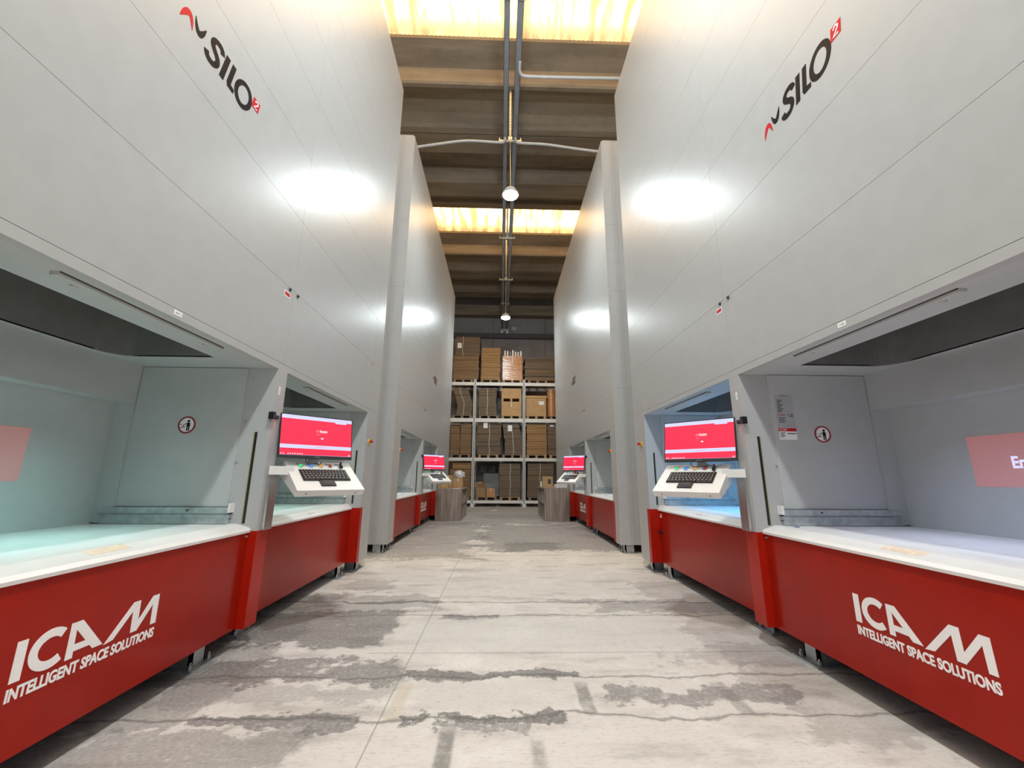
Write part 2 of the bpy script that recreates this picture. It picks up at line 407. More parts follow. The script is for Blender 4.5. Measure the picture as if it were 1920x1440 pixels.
# ------------------------------------------------------------------ storage towers
ZROWS = [2.104, 2.763, 3.430, 4.090, 4.745, 5.395, 6.050, 6.700, 7.330, 7.926]
OPEN, ZB = 2.05, .139          # bay ceiling, underside of the apron
def tower(sg, c, u0, u1, label, mirrored, tint, pwr, spread=(72, 72)):
    """sg -1 left / +1 right; c: u of the pillar between the bays; u0,u1: ends; bays -2.236..-.071 and .071..2.236 from c"""
    A = AL if sg < 0 else AR
    F = lambda u, w, z: Vector((sg*(A+w), u, z))
    root = empty('storage_tower', (sg*A, c, 0), label, 'storage tower')
    def bx(bm, ua, ub, wa, wb, za, zb, mi=0):
        x0, x1 = sorted((sg*(A+wa), sg*(A+wb))); bxm(bm, x0, x1, ua, ub, za, zb, mi)
    def part(name, bm, mats, parent=root, **k): return finish(name, bm, mats, parent, **k)
    N = bmesh.new
    # body behind the cladding
    b = N(); bx(b, u0+.03, u1-.03, 1.32, 3.0, .14, 7.90); bx(b, u0+.03, u1-.03, .036, 1.32, 3.4, 7.90)
    bx(b, u0+.03, c-2.30, .036, 1.32, .14, 3.4); bx(b, c+2.30, u1-.03, .036, 1.32, .14, 3.4)
    bx(b, u0+.04, u1-.04, .036, .29, 2.11, 3.4); part('body', b, M['white'])
    # front cladding: rows of painted panels with narrow joints
    g = .0012; cols = [u0, c-2.29, c, c+2.29, u1]
    b = N()
    for j in range(len(ZROWS)-1):
        for i in range(4):
            bx(b, cols[i]+g, cols[i+1]-g, 0, .034, ZROWS[j]+g, ZROWS[j+1]-g)
    for ua, ub in ((u0+g, c-2.29-g), (c+2.29+g, u1-g)): bx(b, ua, ub, 0, .034, .13, ZROWS[0]-g)
    part('front_cladding', b, M['white'], bevel=.002)
    # end walls
    for ue, d in ((u0, 1), (u1, -1)):
        b = N(); ws = [.0345, .245, 1.2, 2.1, 3.0]; zs = [.13, 2.75, 4.62, 6.0, 7.926]
        for i in range(4):
            for j in range(4):
                bx(b, *sorted((ue, ue+d*.03)), ws[i]+(.001 if i else 0), ws[i+1]-.001, zs[j]+.0012, zs[j+1]-.0012)
        part('end_wall', b, M['white'], bevel=.0006)
    b = N(); bx(b, u0, u1, .03, 3.0, 7.926, 7.95); part('roof_panel', b, M['white'])
    # header strip over the bays with the soffit of each bay
    b = N(); bx(b, c-2.288, c+2.288, .0005, .05, OPEN, ZROWS[0]-g); part('header_strip', b, M['white'], bevel=.002)
    # partitions: pillar between the bays and the inner posts at their ends
    for pa, pb, nm in ((c-.071, c+.071, 'pillar'), (c-2.288, c-2.236, 'side_post'), (c+2.236, c+2.288, 'side_post')):
        b = N(); bx(b, pa, pb, .0, 1.25, .80, OPEN)
        pil = part(nm, b, M['white'], bevel=.003)
        for face, d in ((pa, -1), (pb, 1)):
            if (nm == 'side_post') and ((face < c-2.25) or (face > c+2.25)): continue
            q = lambda e, lo: sorted((face+d*lo, face+d*e))
            b = N(); bx(b, *q(.012, 0.), .235, 1.06, .975, 2.045); part('side_panel', b, M['bay'], pil, bevel=.002)
            b = N(); bx(b, *q(.03, 0.), 1.062, 1.2, .86, 1.752); part('corner_strip', b, M['bay'], pil, bevel=.003)
            b = N(); bx(b, *q(.003, 0.), .096, .116, .853, 1.535, 0); bx(b, *q(.0036, 0.), .113, .119, .853, 1.535, 1)
            part('light_curtain', b, [M['black'], M['amber']], pil)
            b = N(); bx(b, *q(.045, 0.), .20, 1.14, .925, .970); bx(b, *q(.052, 0.), .20, 1.14, .925, .931); part('guide_rail', b, M['galv'], pil, bevel=.002)
            b = N(); bx(b, *q(.036, 0.), .20, 1.13, .853, .920); bx(b, *q(.040, 0.), .20, 1.13, .884, .890); part('lower_rail', b, M['galv'], pil, bevel=.002)
            b = N(); bx(b, *q(.048, 0.), .188, .206, .932, 1.0); part('rail_clip', b, M['lip'], pil, bevel=.003)
            for w, z in ((.225, 1.0), (.222, 1.30), (.205, 1.62), (.20, 1.98)):
                b = N(); cyl(b, F(face, w, z), F(face+d*.006, w, z), .009, 10); part('screw', b, M['galv'], pil, smooth=True)
            b = N(); cyl(b, F(face+d*.04, .5, .949), F(face+d*.049, .5, .949), .008, 8); part('bolt', b, M['dark'], pil)
    # bays
    for k, (ua, ub) in enumerate(((c-2.236, c-.071), (c+.071, c+2.236))):
        rec = .057 if k == 0 else .118
        # soffit ring with a rounded opening, shaft above it
        w0, w1, va, vb = .31, 1.03, ua+.30, ub-.30
        loop = []; n = 0
        for cx, cy, r, a0 in ((va+.02, w0+.02, .02, 180), (vb-.02, w0+.02, .02, 270), (vb-.16, w1-.16, .16, 0), (va+.16, w1-.16, .16, 90)):
            for i in range(9):
                a = math.radians(a0+90*i/8); loop.append((cx+r*math.cos(a), cy+r*math.sin(a)))
        n = len(loop)
        b = N(); e = .0003
        bx(b, ua, ub, .0505, w0, OPEN, OPEN+.012); bx(b, ua, ub, w1, 1.24, OPEN, OPEN+.012)
        bx(b, ua, va, w0, w1, OPEN, OPEN+.012); bx(b, vb, ub, w0, w1, OPEN, OPEN+.012)
        for pts, cn in ((loop[18:27], (vb, w1)), (loop[27:36], (va, w1))):
            ngon_solid(b, [cn]+pts, lambda u, w: F(u, w, OPEN+e), lambda u, w: F(u, w, OPEN+.011))
        part('bay_ceiling', b, M['bay'])
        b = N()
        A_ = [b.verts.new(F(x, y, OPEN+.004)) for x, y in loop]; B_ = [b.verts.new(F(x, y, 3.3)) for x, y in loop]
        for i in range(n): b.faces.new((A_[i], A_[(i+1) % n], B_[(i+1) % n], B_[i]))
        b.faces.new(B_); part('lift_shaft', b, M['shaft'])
        b = N(); bx(b, ua, ub, 1.20, 1.25, .84, 1.76); part('back_panel', b, M['bay'])
        b = N(); bx(b, ua, ub, 1.065, 1.25, 1.752, OPEN); part('upper_board', b, M['bay'], bevel=.004)
        # lamp strip under the header, and the LED line that lights the bay from inside the shaft mouth
        b = N(); bx(b, (ua+ub)/2-.53, (ua+ub)/2+.53, .085, .125, OPEN-.016, OPEN)
        for s in (-.42, .42): bx(b, (ua+ub)/2+s-.01, (ua+ub)/2+s+.01, .12, .14, OPEN-.02, OPEN)
        bx(b, (ua+ub)/2-.53, (ua+ub)/2+.53, .078, .0845, OPEN-.005, OPEN, 1)  # dark strip painting the shadow line along the front of the fixture
        part('lamp_strip', b, [M['bay'], M['dark']], bevel=.002)
        mt = M['lip']
        al = bpy.data.lights.new('bay_light', 'AREA'); al.shape = 'RECTANGLE'; al.size = vb-va-.2; al.size_y = .05; al.energy = pwr[k]; al.color = tint[k]; al.spread = math.radians(spread[k])
        ao = bpy.data.objects.new('bay_light', al); C.objects.link(ao); ao.location = F((va+vb)/2, .36, 2.085)
        dirv = Vector((sg*(.33 if spread[k] < 80 else .5), 0, -1)).normalized(); ao.rotation_euler = dirv.to_track_quat('-Z', 'Y').to_euler()
        xa = ao.rotation_euler.to_matrix() @ Vector((1, 0, 0))
        if abs(xa.y) < .7: al.size, al.size_y = al.size_y, al.size
        b = N(); ps = [(.318, 2.075), (.335, 2.075), (.318, 2.115)]
        for q in (0,):
            V = [[b.verts.new(F(u, w, z)) for w, z in ps] for u in (va+.2, vb-.2)]
            for i in range(3): b.faces.new((V[0][i], V[0][(i+1) % 3], V[1][(i+1) % 3], V[1][i]))
            b.faces.new(V[0]); b.faces.new(V[1][::-1])
        part('led_strip', b, mt)
        # tray top and white sill
        b = N(); bx(b, ua, ub, .20, 1.2, .80, .850); part('tray', b, M['lip'], bevel=.002)
        zt = .79 if k == 0 else .782
        b = N(); prof = [(rec-.012, zt), (rec-.014, zt+.016), (rec+.004, zt+.034), (.150, .8505), (.199, .8525), (.199, zt)]
        V = [[b.verts.new(F(u, w, z)) for w, z in prof] for u in (ua, ub)]
        for i in range(len(prof)): b.faces.new((V[0][i], V[0][(i+1) % 6], V[1][(i+1) % 6], V[1][i]))
        b.faces.new(V[0]); b.faces.new(V[1][::-1]); sill = part('sill', b, M['lip'], bevel=.002)
        b = N(); f = lambda w: .8505 - (.150-w)/(.150-rec-.004)*(.8505-zt-.034)
        if k == 0 and not mirrored: l0, l1, la, lb, mm = c-1.24, c-1.02, .095, .155, M['beige']
        else: l0, l1, la, lb, mm = (ua+ub)/2-.10, (ua+ub)/2+.04, .128, .158, M['greyvinyl']
        zs_ = lambda w: f(w) if w <= .15 else .8505+(w-.15)/.049*.002
        hexa(b, [F(u, w, zs_(w)+e) for e in (-.001, .0015) for w in (la, lb) for u in (l0, l1)]); part('sill_label', b, mm, sill)
        # red apron panel
        b = N(); bx(b, ua, ub, rec, rec+.03, ZB+.004, zt)
        ap = part('apron_panel', b, M['red'], bevel=.003)
        if (k == 0) != mirrored:
            b = N(); s0 = (c-1.51) if not mirrored else (c+.75)
            w_ = .680
            fm = (lambda s, t, d: F(s0+s+.072, rec-d, t)) if sg < 0 else (lambda s, t, d: F(s0+w_-(s+.072), rec-d, t))
            decal(b, logo_icam(), fm); part('lettering', b, M['letterw'], ap)
    # red posts
    for pa, pb, wf, nm in ((c-.073, c+.073, -.004, 'red_post'), (c-2.32, c-2.234, -.006, 'red_post'), (c+2.234, c+2.32, -.006, 'red_post')):
        b = N(); bx(b, pa, pb, wf, .16, ZB, .80); rp = part(nm, b, M['redpost'], bevel=.004)
        b = N(); cyl(b, F(pa-.03, .058, .765), F(pa-.03, .045, .765), .008, 10)
        if nm == 'red_post' and abs(pa-c) < .1: part('bolt', b, M['galv'], rp, smooth=True)
        else: b.free()
    # feet
    for uf, w in ((c-.29, .09), (c+.29, .17), (c-2.13, .09), (c+2.10, .10), (u0+.10, .03), (u1-.12, .03), (c-1.2, .5), (c+1.2, .5)):
        b = N(); bx(b, uf-.06, uf+.06, w+.05, w+.075, .012, .15); bx(b, uf-.06, uf-.05, w+.05, w+.2, .012, .15); bx(b, uf+.05, uf+.06, w+.05, w+.2, .012, .15)
        bx(b, uf-.12, uf+.12, w, w+.22, 0, .012)
        ft = part('foot', b, M['galv'], bevel=.002)
        for du in (-.085, .085):
            b = N(); cyl(b, F(uf+du, w+.04, .012), F(uf+du, w+.04, .034), .013, 6); cyl(b, F(uf+du, w+.04, .03), F(uf+du, w+.04, .05), .007, 8)
            part('anchor_bolt', b, M['galv'], ft)
    b = N(); bx(b, u0+.1, u1-.1, .40, .48, .0, .15); bx(b, u0+.1, u1-.1, 2.7, 2.8, .0, .15); part('base_light_block', b, M['dark'])  # dark beams added to block light and keep the gap underneath dark
    # name on the cladding
    k, r, w = logo_silo(); b = N(); s0 = 1.815-3.335+c if not mirrored else c+.87
    fm = (lambda s, t, d: F(s0+s, -d, t)) if sg < 0 else (lambda s, t, d: F(s0+.74-s, -d, t))
    decal(b, k[SWK:], fm); part('lettering', b, M['letterk'])
    b = N(); decal(b, r[:-1], fm, mi=0); decal(b, k[:SWK], fm, mi=1); part('swoosh_mark', b, [M['letterr'], M['letterk']])
    b = N(); decal(b, r[-1:], fm, mi=0); decal(b, w, fm, th=.0025, mi=1); part('number_tag', b, [M['letterr'], M['letterw']])
    # emergency stop
    ue = (c+2.37 if sg < 0 else c+2.40) if not mirrored else c-2.23
    b = N(); cyl(b, F(ue, 0, 1.665), F(ue, -.012, 1.665), .036, 20); es = part('emergency_stop', b, M['yellow'], smooth=True)
    b = N(); cyl(b, F(ue, -.010, 1.665), F(ue, -.034, 1.665), .013, 14); cyl(b, F(ue, -.034, 1.665), F(ue, -.052, 1.665), .021, 18, .018)
    part('stop_knob', b, M['letterr'], es, smooth=True)
    # small marks near the middle joint
    us = c-.095 if sg < 0 else c+.10
    b = N(); bx(b, us-.045, us+.045, -.001, .0, 2.665, 2.715, 0); bx(b, us-.038, us+.038, -.0016, -.0009, 2.675, 2.705, 1); part('warning_sticker', b, [M['letterw'], M['letterr']])
    for du in (-.068, .068):
        b = N(); cyl(b, F(c+du, 0, 2.746), F(c+du, -.014, 2.746), .010, 12); cyl(b, F(c+du, -.004, 2.746), F(c+du, -.005, 2.746), .017, 12)
        part('eye_bolt', b, M['dark'], smooth=True)
    if not mirrored:
        b = N(); ul = c-1.145; bx(b, ul-.028, ul+.028, -.0012, .002, 2.068, 2.096, 0)
        bx(b, ul-.018, ul+.006, -.0018, -.001, 2.078, 2.086, 1); bx(b, ul+.012, ul+.016, -.0018, -.001, 2.075, 2.089, 1); part('bay_tag', b, [M['letterw'], M['greyvinyl']])
        b = N(); bx(b, c-.03, c-.005, -.0012, 0, 1.845, 1.91); bx(b, c-.024, c-.018, -.0018, -.001, 1.855, 1.885, 1); part('bay_tag', b, [M['letterw'], M['greyvinyl']])
    b = N(); bx(b, c-.105, c-.071, -.028, .012, 1.635, 1.692); part('sensor', b, M['black'], bevel=.006)
    b = N(); cyl(b, F(c-.071, -.008, 1.66), F(c+.0, -.004, 1.66), .006, 8); bx(b, c-.02, c+.01, -.012, 0, 1.645, 1.675); part('sensor_bracket', b, M['black'])
    if not mirrored:
        # prohibition sign on the far side panel of the near bay
        uf = c-.071-.0125; cz, cw_ = (1.584, .640) if sg < 0 else (1.556, .632)
        f = lambda s, t, d: F(uf-d, cw_+s*sg, cz+t)
        b = N(); decal(b, [arc(0, 0, .066, .066, 0, 350, 35)], f, .0010, 0)
        decal(b, ribbon(arc(0, 0, .061, .061, 0, 360, 36), .011), f, .0022, 1)
        fig = [arc(.012, .030, .010, .010, 0, 340, 12), [(.0, .018), (.024, .018), (.026, -.012), (.0, -.012)], [(.002, -.012), (.011, -.012), (.011, -.046), (.002, -.046)], [(.015, -.012), (.024, -.012), (.026, -.046), (.017, -.046)],
               [(.0, .016), (-.004, .008), (-.034, -.014), (-.030, -.004)], [(-.056, .002), (-.040, .002), (-.040, .006), (-.056, .006)], [(-.048, -.020), (-.010, -.012), (-.010, -.017), (-.048, -.025)]]
        decal(b, fig, f, .0018, 2); part('prohibition_sign', b, [M['letterw'], M['signred'], M['letterk']])
        if sg > 0:
            f = lambda s, t, d: F(uf-d, .275+s, t)       # s to the right as seen from the aisle
            R = lambda a, b_, c_, d_: [(a, c_), (b_, c_), (b_, d_), (a, d_)]
            b = N(); decal(b, [R(0, .145, 1.605, 1.88)], f, .001, 0); decal(b, [R(0, .145, 1.51, 1.605)], f, .001, 1)
            decal(b, [R(0, .145, 1.577, 1.603)], f, .0018, 2)
            decal(b, text_polys('ICAM', .045, .10, 1.866, 1.877), f, .0018, 2); decal(b, text_polys('ICAM', .008, .07, 1.705, 1.717), f, .0018, 2)
            decal(b, text_polys('ICAM', .008, .065, 1.583, 1.597), f, .0025, 1)
            decal(b, text_polys('CE', .095, .135, 1.695, 1.718), f, .0018, 3)
            for i in range(9): decal(b, [R(.012, .062-.01*(i % 3), 1.83-i*.012, 1.8355-i*.012)], f, .0018, 4)
            for i in range(4): decal(b, [R(.012, .07-.012*(i % 2), 1.685-i*.012, 1.690-i*.012)], f, .0018, 4)
            for i in range(4): decal(b, [R(.008, .05-.01*(i % 2), 1.562-i*.011, 1.567-i*.011)], f, .0018, 4)
            decal(b, [R(.066, .14, 1.556, 1.562)], f, .0018, 3)
            part('data_plate', b, [M['greyvinyl'], M['letterw'], M['letterr'], M['letterk'], M['dark']])
            b = N(); bx(b, c+2.15, c+2.20, .116, .119, .70, .745, 0); bx(b, c+2.157, c+2.193, .1155, .118, .718, .74, 1); part('warning_sticker', b, [M['letterw'], M['letterr']])
            b = N(); cyl(b, F(c+2.175, .12, .52), F(c+2.175, .085, .52), .022, 16); part('rotary_switch', b, M['black'], smooth=True)
            b = N(); bx(b, c-.19, c-.16, .235, .26, .8485, .8535); part('tape_mark', b, M['blue'])
        else:
            b = N(); bx(b, c+2.215, c+2.24, -.001, .0, 2.71, 2.735); part('warning_sticker', b, M['letterr'])
        # projector light on the near bay's back panel, painted as a tinted, faintly glowing patch
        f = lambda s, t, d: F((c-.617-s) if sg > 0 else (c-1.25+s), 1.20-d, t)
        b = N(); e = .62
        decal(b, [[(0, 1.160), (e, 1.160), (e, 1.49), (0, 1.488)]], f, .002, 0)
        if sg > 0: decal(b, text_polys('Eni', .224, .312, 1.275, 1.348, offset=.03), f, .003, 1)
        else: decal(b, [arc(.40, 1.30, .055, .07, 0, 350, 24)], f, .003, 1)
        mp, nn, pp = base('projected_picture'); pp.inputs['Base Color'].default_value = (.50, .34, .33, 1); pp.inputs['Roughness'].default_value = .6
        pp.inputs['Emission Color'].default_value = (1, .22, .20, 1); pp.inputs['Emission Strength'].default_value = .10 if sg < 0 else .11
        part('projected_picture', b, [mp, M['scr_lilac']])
    return root

# ------------------------------------------------------------------ operator consoles
def console(sg, c, label):
    A = AL if sg < 0 else AR
    root = empty('operator_console', (sg*(A-.0), c, .80), label, 'operator console', 'operator consoles on the tower pillars')
    yaw = .82 if sg < 0 else -.82
    R_ = Vector((math.cos(yaw), math.sin(yaw), 0)); N0 = Vector((math.sin(yaw), -math.cos(yaw), 0)); Z = Vector((0, 0, 1))
    def frame(ctr, til):
        U = Z*math.cos(til) - N0*math.sin(til); Nn = N0*math.cos(til) + Z*math.sin(til)
        return lambda a, b, d: Vector(ctr) + R_*a + U*b + Nn*d
    def fb(bm, f, a0, a1, b0, b1, d0, d1, mi=0): hexa(bm, [f(a, b, d) for d in (d0, d1) for b in (b0, b1) for a in (a0, a1)], mi)
    N = bmesh.new
    F = lambda u, w, z: Vector((sg*(A+w), u, z))
    def bx(bm, ua, ub, wa, wb, za, zb, mi=0):
        x0, x1 = sorted((sg*(A+wa), sg*(A+wb))); bxm(bm, x0, x1, ua, ub, za, zb, mi)
    # post on the pillar and arm
    b = N(); bx(b, c-.035, c+.072, -.030, -.001, .80, 1.208); finish('mounting_post', b, M['steel'], root, bevel=.003)
    # console box
    con = frame((sg*(A-.345), c+.211, 1.205), .972)
    b = N(); a0 = F(c-.03, -.002, 1.242); tgt = con(-.235, .03, -.09) if sg < 0 else con(.235, .03, -.09)
    d = (tgt-a0); d.z = 0; side = Vector((-d.y, d.x, 0)).normalized()*.03
    pts = [a0-side, a0+side, tgt-side, tgt+side]
    hexa(b, [Vector((p.x, p.y, z)) for z in (1.210, 1.276) for p in pts]); finish('arm', b, M['console'], root, bevel=.003)
    b = N(); W, Hh = .275, .2
    hexa(b, [con(a, bb, dd) for bb, d0, d1 in ((-Hh, -.055, 0.), (Hh, -.13, 0.)) for dd in (d0, d1) for a in (-W, W)])
    box = finish('console_box', b, M['console'], root, bevel=.006, seg=2)
    b = N(); fb(b, con, -.195, .195, -.075, .075, .0, .010, 0)
    rows = [(.055, 15, .018), (.030, 14, .02), (.004, 14, .02), (-.022, 13, .02), (-.048, 12, .02), (-.068, 9, .012)]
    for r, (y, n, h) in enumerate(rows):
        w = .382/n
        for i in range(n):
            x0 = -.191+i*w; ext = w*.86
            fb(b, con, x0+w*.07, x0+w*.07+ext, y-h/2, y+h/2, .010, .016, 1)
            if r < 5 and n > 5: fb(b, con, x0+w*.35, x0+w*.62, y-h*.15, y+h*.2, .0155, .0166, 2)
    kb = finish('keyboard', b, [M['black'], M['charcoal'], M['greyvinyl']], box)
    b = N(); fb(b, con, -.075, .045, -.150, -.073, .0, .010, 0); fb(b, con, -.06, .03, -.122, -.082, .009, .012, 1)
    fb(b, con, -.06, -.017, -.145, -.127, .009, .012, 1); fb(b, con, -.013, .03, -.145, -.127, .009, .012, 1)
    finish('touchpad', b, [M['black'], M['charcoal']], box)
    for i, mk in enumerate(('btn_g', 'btn_b', 'btn_o', 'btn_r')):
        a = -.165+i*.083; bb = .132
        b = N(); cyl(b, con(a, bb, 0), con(a, bb, .006), .020, 20, mi=0); cyl(b, con(a, bb, .004), con(a, bb, .014), .0145, 18, .0125, mi=1)
        finish('push_button', b, [M['galv'], M[mk]], box, smooth=True)
    for i in range(5):
        a = -.165+i*.083
        b = N(); fb(b, con, a-.028, a+.016, .166, .186, .0, .004, 0); fb(b, con, a-.028, a+.016, .162, .166, .0, .004, 1); finish('button_tag', b, [M['letterw'], M['dark']], box)  # dark strip under each tag paints its shadow
    b = N(); a = -.165+4*.083; cyl(b, con(a, .132, 0), con(a, .132, .012), .016, 16, mi=1); fb(b, con, a-.004, a+.004, .122, .142, .01, .045, 0); fb(b, con, a-.012, a+.012, .090, .124, .014, .028, 0)
    finish('key_switch', b, [M['black'], M['galv']], box)
    for a in (-.2, .2):
        b = N(); cyl(b, con(a, -.2, -.03), con(a, -.203, -.03), .005, 8); finish('screw', b, M['dark'], box)
    # monitor
    mon = frame((sg*(A-.235), c+.25, 1.525), .14)
    W, Hh = .308, .184
    b = N(); fb(b, mon, -W, W, -Hh, Hh, -.022, 0, 0); fb(b, mon, -.2, .2, -.13, .13, -.05, -.02, 0); fb(b, mon, -W+.002, W-.002, -Hh+.001, -Hh+.024, -.001, .0015, 1)
    mo = finish('monitor', b, [M['black'], M['charcoal']], root, bevel=.003)
    sx0, sx1, sy0, sy1 = -W+.007, W-.007, -Hh+.027, Hh-.007
    f = lambda s, t, d: mon(sx0+(sx1-sx0)*s, sy0+(sy1-sy0)*t, d)
    R = lambda a, b_, c_, d_: [(a, c_), (b_, c_), (b_, d_), (a, d_)]
    b = N(); decal(b, [R(0, 1, 0, 1)], f, .001, 0)
    decal(b, [R(0, 1, .905, 1), R(.745, .915, .87, .906), R(0, 1, .165, .258)], f, .0014, 1)
    decal(b, text_polys('icon', .525, .628, .60, .665, offset=.015), f, .0018, 2)
    decal(b, ribbon(arc(.493, .628, .021, .026, 0, 360, 20), .008) + ribbon([(.478, .632), (.488, .622), (.498, .634), (.508, .622)], .006), f, .0018, 3)
    decal(b, [R(.535, .625, .582, .588), R(.475, .535, .545, .552), R(.475, .515, .522, .529)], f, .0018, 3)
    decal(b, [R(.537, .563, .435, .448), [(.558, .466), (.582, .4415), (.558, .417), (.552, .424), (.568, .4415), (.552, .459)]], f, .0018, 2)
    decal(b, [R(.46, .60, .205, .218)], f, .0018, 3)
    decal(b, [R(.015+.03*i, .027+.03*i, .022, .043) for i in range(10) if i != 2] + [R(.955, .965, .02, .04), R(.972, .985, .02, .04)], f, .0018, 2)
    decal(b, [R(0, 1, 0., .004)], f, .0017, 1)
    finish('screen', b, [M['scr_red'], M['scr_lilac'], M['scr_white'], M['scr_pink']], mo)
    b = N(); decal(b, text_polys('ASUS', -.022, .026, -Hh+.008, -Hh+.017, shear=.2), lambda s, t, d: mon(s, t, d+.0015), .001); finish('lettering', b, M['galv'], mo)
    b = N(); hexa(b, [mon(a, bb, dd) for bb, dd0, dd1 in ((.02, -.10, -.045), (-.235, -.10, -.06)) for dd in (dd0, dd1) for a in (-.035, .035)])
    finish('monitor_stand', b, M['pipe'], root, bevel=.003)
    b = N(); e = -1 if sg < 0 else 1
    tube(b, [mon(-.08, -.17, -.03), mon(-.08, -.205, -.03), mon(-.05, -.226, -.03), mon(.0, -.22, -.02), mon(.04, -.225, -.03), mon(.06, -.20, -.05)], .0035, 6)
    finish('cable', b, M['black'], root)
    return root

# ------------------------------------------------------------------ build towers and consoles
T1 = ((.50, 1., .95), (.58, 1., .90)); T2 = ((.62, .72, 1.), (.16, .52, 1.)); T3 = ((.75, 1., 1.), (.75, 1., 1.))
tower(-1, 3.335, .64, 6.02, 'nearest white storage tower on the left, teal light in its bays, red apron panels', False, T1, (2.9, 2.2))
tower(+1, 3.335, .64, 6.00, 'nearest white storage tower on the right, data plate in its bay, blue-lit far bay', False, T2, (2.6, 8.5), (72, 84))
tower(-1, 9.73, 7.026, 14.63, 'farther white storage tower on the left, beyond the gap, behind the grey oak shelf', True, T3, (2.5, 2.5))
tower(+1, 9.60, 7.026, 14.63, 'farther white storage tower on the right, beyond the gap, behind the grey oak shelf', True, T3, (2.5, 2.5))
console(-1, 3.335, 'operator console with red screen and keyboard on the nearest left tower')
console(+1, 3.335, 'operator console with red screen and keyboard on the nearest right tower')
console(-1, 9.73, 'small far operator console with red screen above the left oak shelf unit')
console(+1, 9.60, 'small far operator console with red screen above the right oak shelf unit')

# ------------------------------------------------------------------ setting: floor, roof, skylights, back wall
b = bmesh.new(); bxm(b, -13, 13, -8, 20.2, -.1, 0); tag(finish('floor', b, M['floor']), kind='structure')
PER, Y1, K = 7.17, 6.94, 1.12
zc = lambda z: HC + K*(z-HC)
prof = [(0, 9.40), (.0, 9.36), (.43, 9.18), (.43, 8.86), (.46, 8.82), (.54, 8.82), (.60, 8.86), (.75, 8.95), (.95, 8.98), (1.2, 8.92), (1.38, 8.82), (1.40, 8.72), (1.535, 8.70), (1.535, 9.2), (1.56, 9.2), (1.56, 8.70),
        (2.12, 8.72), (2.12, 9.05), (2.45, 9.12), (2.9, 9.06), (2.9, 8.60), (2.95, 8.57), (3.5, 8.60), (3.55, 8.8), (3.62, 9.22), (4.42, 9.22), (4.44, 9.10), (4.72, 9.12), (4.75, 9.4), (4.75, 9.75), (0, 9.75)]
for k in (-2, -1, 0, 1):
    b = bmesh.new(); yk = Y1+PER*k
    ngon_solid(b, [(yk+K*y, zc(z)) for y, z in prof], lambda y, z: Vector((-12.5, y, z)), lambda y, z: Vector((12.5, y, z)))
    tag(finish('ceiling', b, M['roof']), kind='structure')
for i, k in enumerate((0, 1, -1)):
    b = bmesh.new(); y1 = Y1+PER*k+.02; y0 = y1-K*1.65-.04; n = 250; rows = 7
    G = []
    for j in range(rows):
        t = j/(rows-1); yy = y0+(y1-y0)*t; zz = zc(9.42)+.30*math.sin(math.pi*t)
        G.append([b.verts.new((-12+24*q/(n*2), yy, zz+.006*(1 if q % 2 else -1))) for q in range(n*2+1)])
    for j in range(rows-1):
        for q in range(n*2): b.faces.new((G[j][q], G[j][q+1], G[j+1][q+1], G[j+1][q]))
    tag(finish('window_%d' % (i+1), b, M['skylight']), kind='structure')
b = bmesh.new(); YB = 19.3
xs = [-12.5, -8.2, -5.6, -3.0, -.43, 2.16, 4.75, 7.35, 12.5]
for i in range(len(xs)-1):
    bxm(b, xs[i]+.012, xs[i+1]-.012, YB, YB+.2, 0, zc(9.6))
bxm(b, -12.5, 12.5, YB+.03, YB+.2, 0, zc(9.6), 1)
tag(finish('wall_back', b, [M['backwall'], M['walldark']]), kind='structure')
for nm, x in (('wall_left', -12.7), ('wall_right', 12.5)):
    b = bmesh.new(); bxm(b, x, x+.2, 5.0, YB+.2, 0, zc(9.4)); tag(finish(nm, b, M['backwall']), kind='structure')
b = bmesh.new(); bxm(b, -12, 12, YB-.18, YB-.02, 7.86, 8.10); tag(finish('trim_1', b, M['walldark']), kind='structure')
b = bmesh.new(); bxm(b, -12, 12, YB-.45, YB-.01, 8.95, 9.45); tag(finish('trim_2', b, M['roof']), kind='structure')

# ------------------------------------------------------------------ ceiling rails, struts, conduits, lamps
ZR = 8.40
for x0, x1, lab in ((-.025, .068, 'left one of the two grey steel rails running along under the roof'), (.183, .285, 'right one of the two grey steel rails running along under the roof')):
    b = bmesh.new(); bxm(b, x0, x1, 2.0, 19.28, ZR, ZR+.006); bxm(b, x0, x0+.006, 2.0, 19.28, ZR, ZR+.09); bxm(b, x1-.006, x1, 2.0, 19.28, ZR, ZR+.09)
    o = finish('ceiling_rail', b, M['rail'], origin=(x0, 2.0, ZR)); tag(o, lab, 'rail', 'rails under the roof')
    for y in (4.78, 9.4, 16.3):
        b = bmesh.new(); bxm(b, x0-.03, x1+.03, y-.07, y+.07, ZR-.012, ZR); bxm(b, x0-.012, x0, y-.07, y+.07, ZR-.012, ZR+.05); bxm(b, x1, x1+.012, y-.07, y+.07, ZR-.012, ZR+.05); finish('rail_joint', b, M['galv'], o)
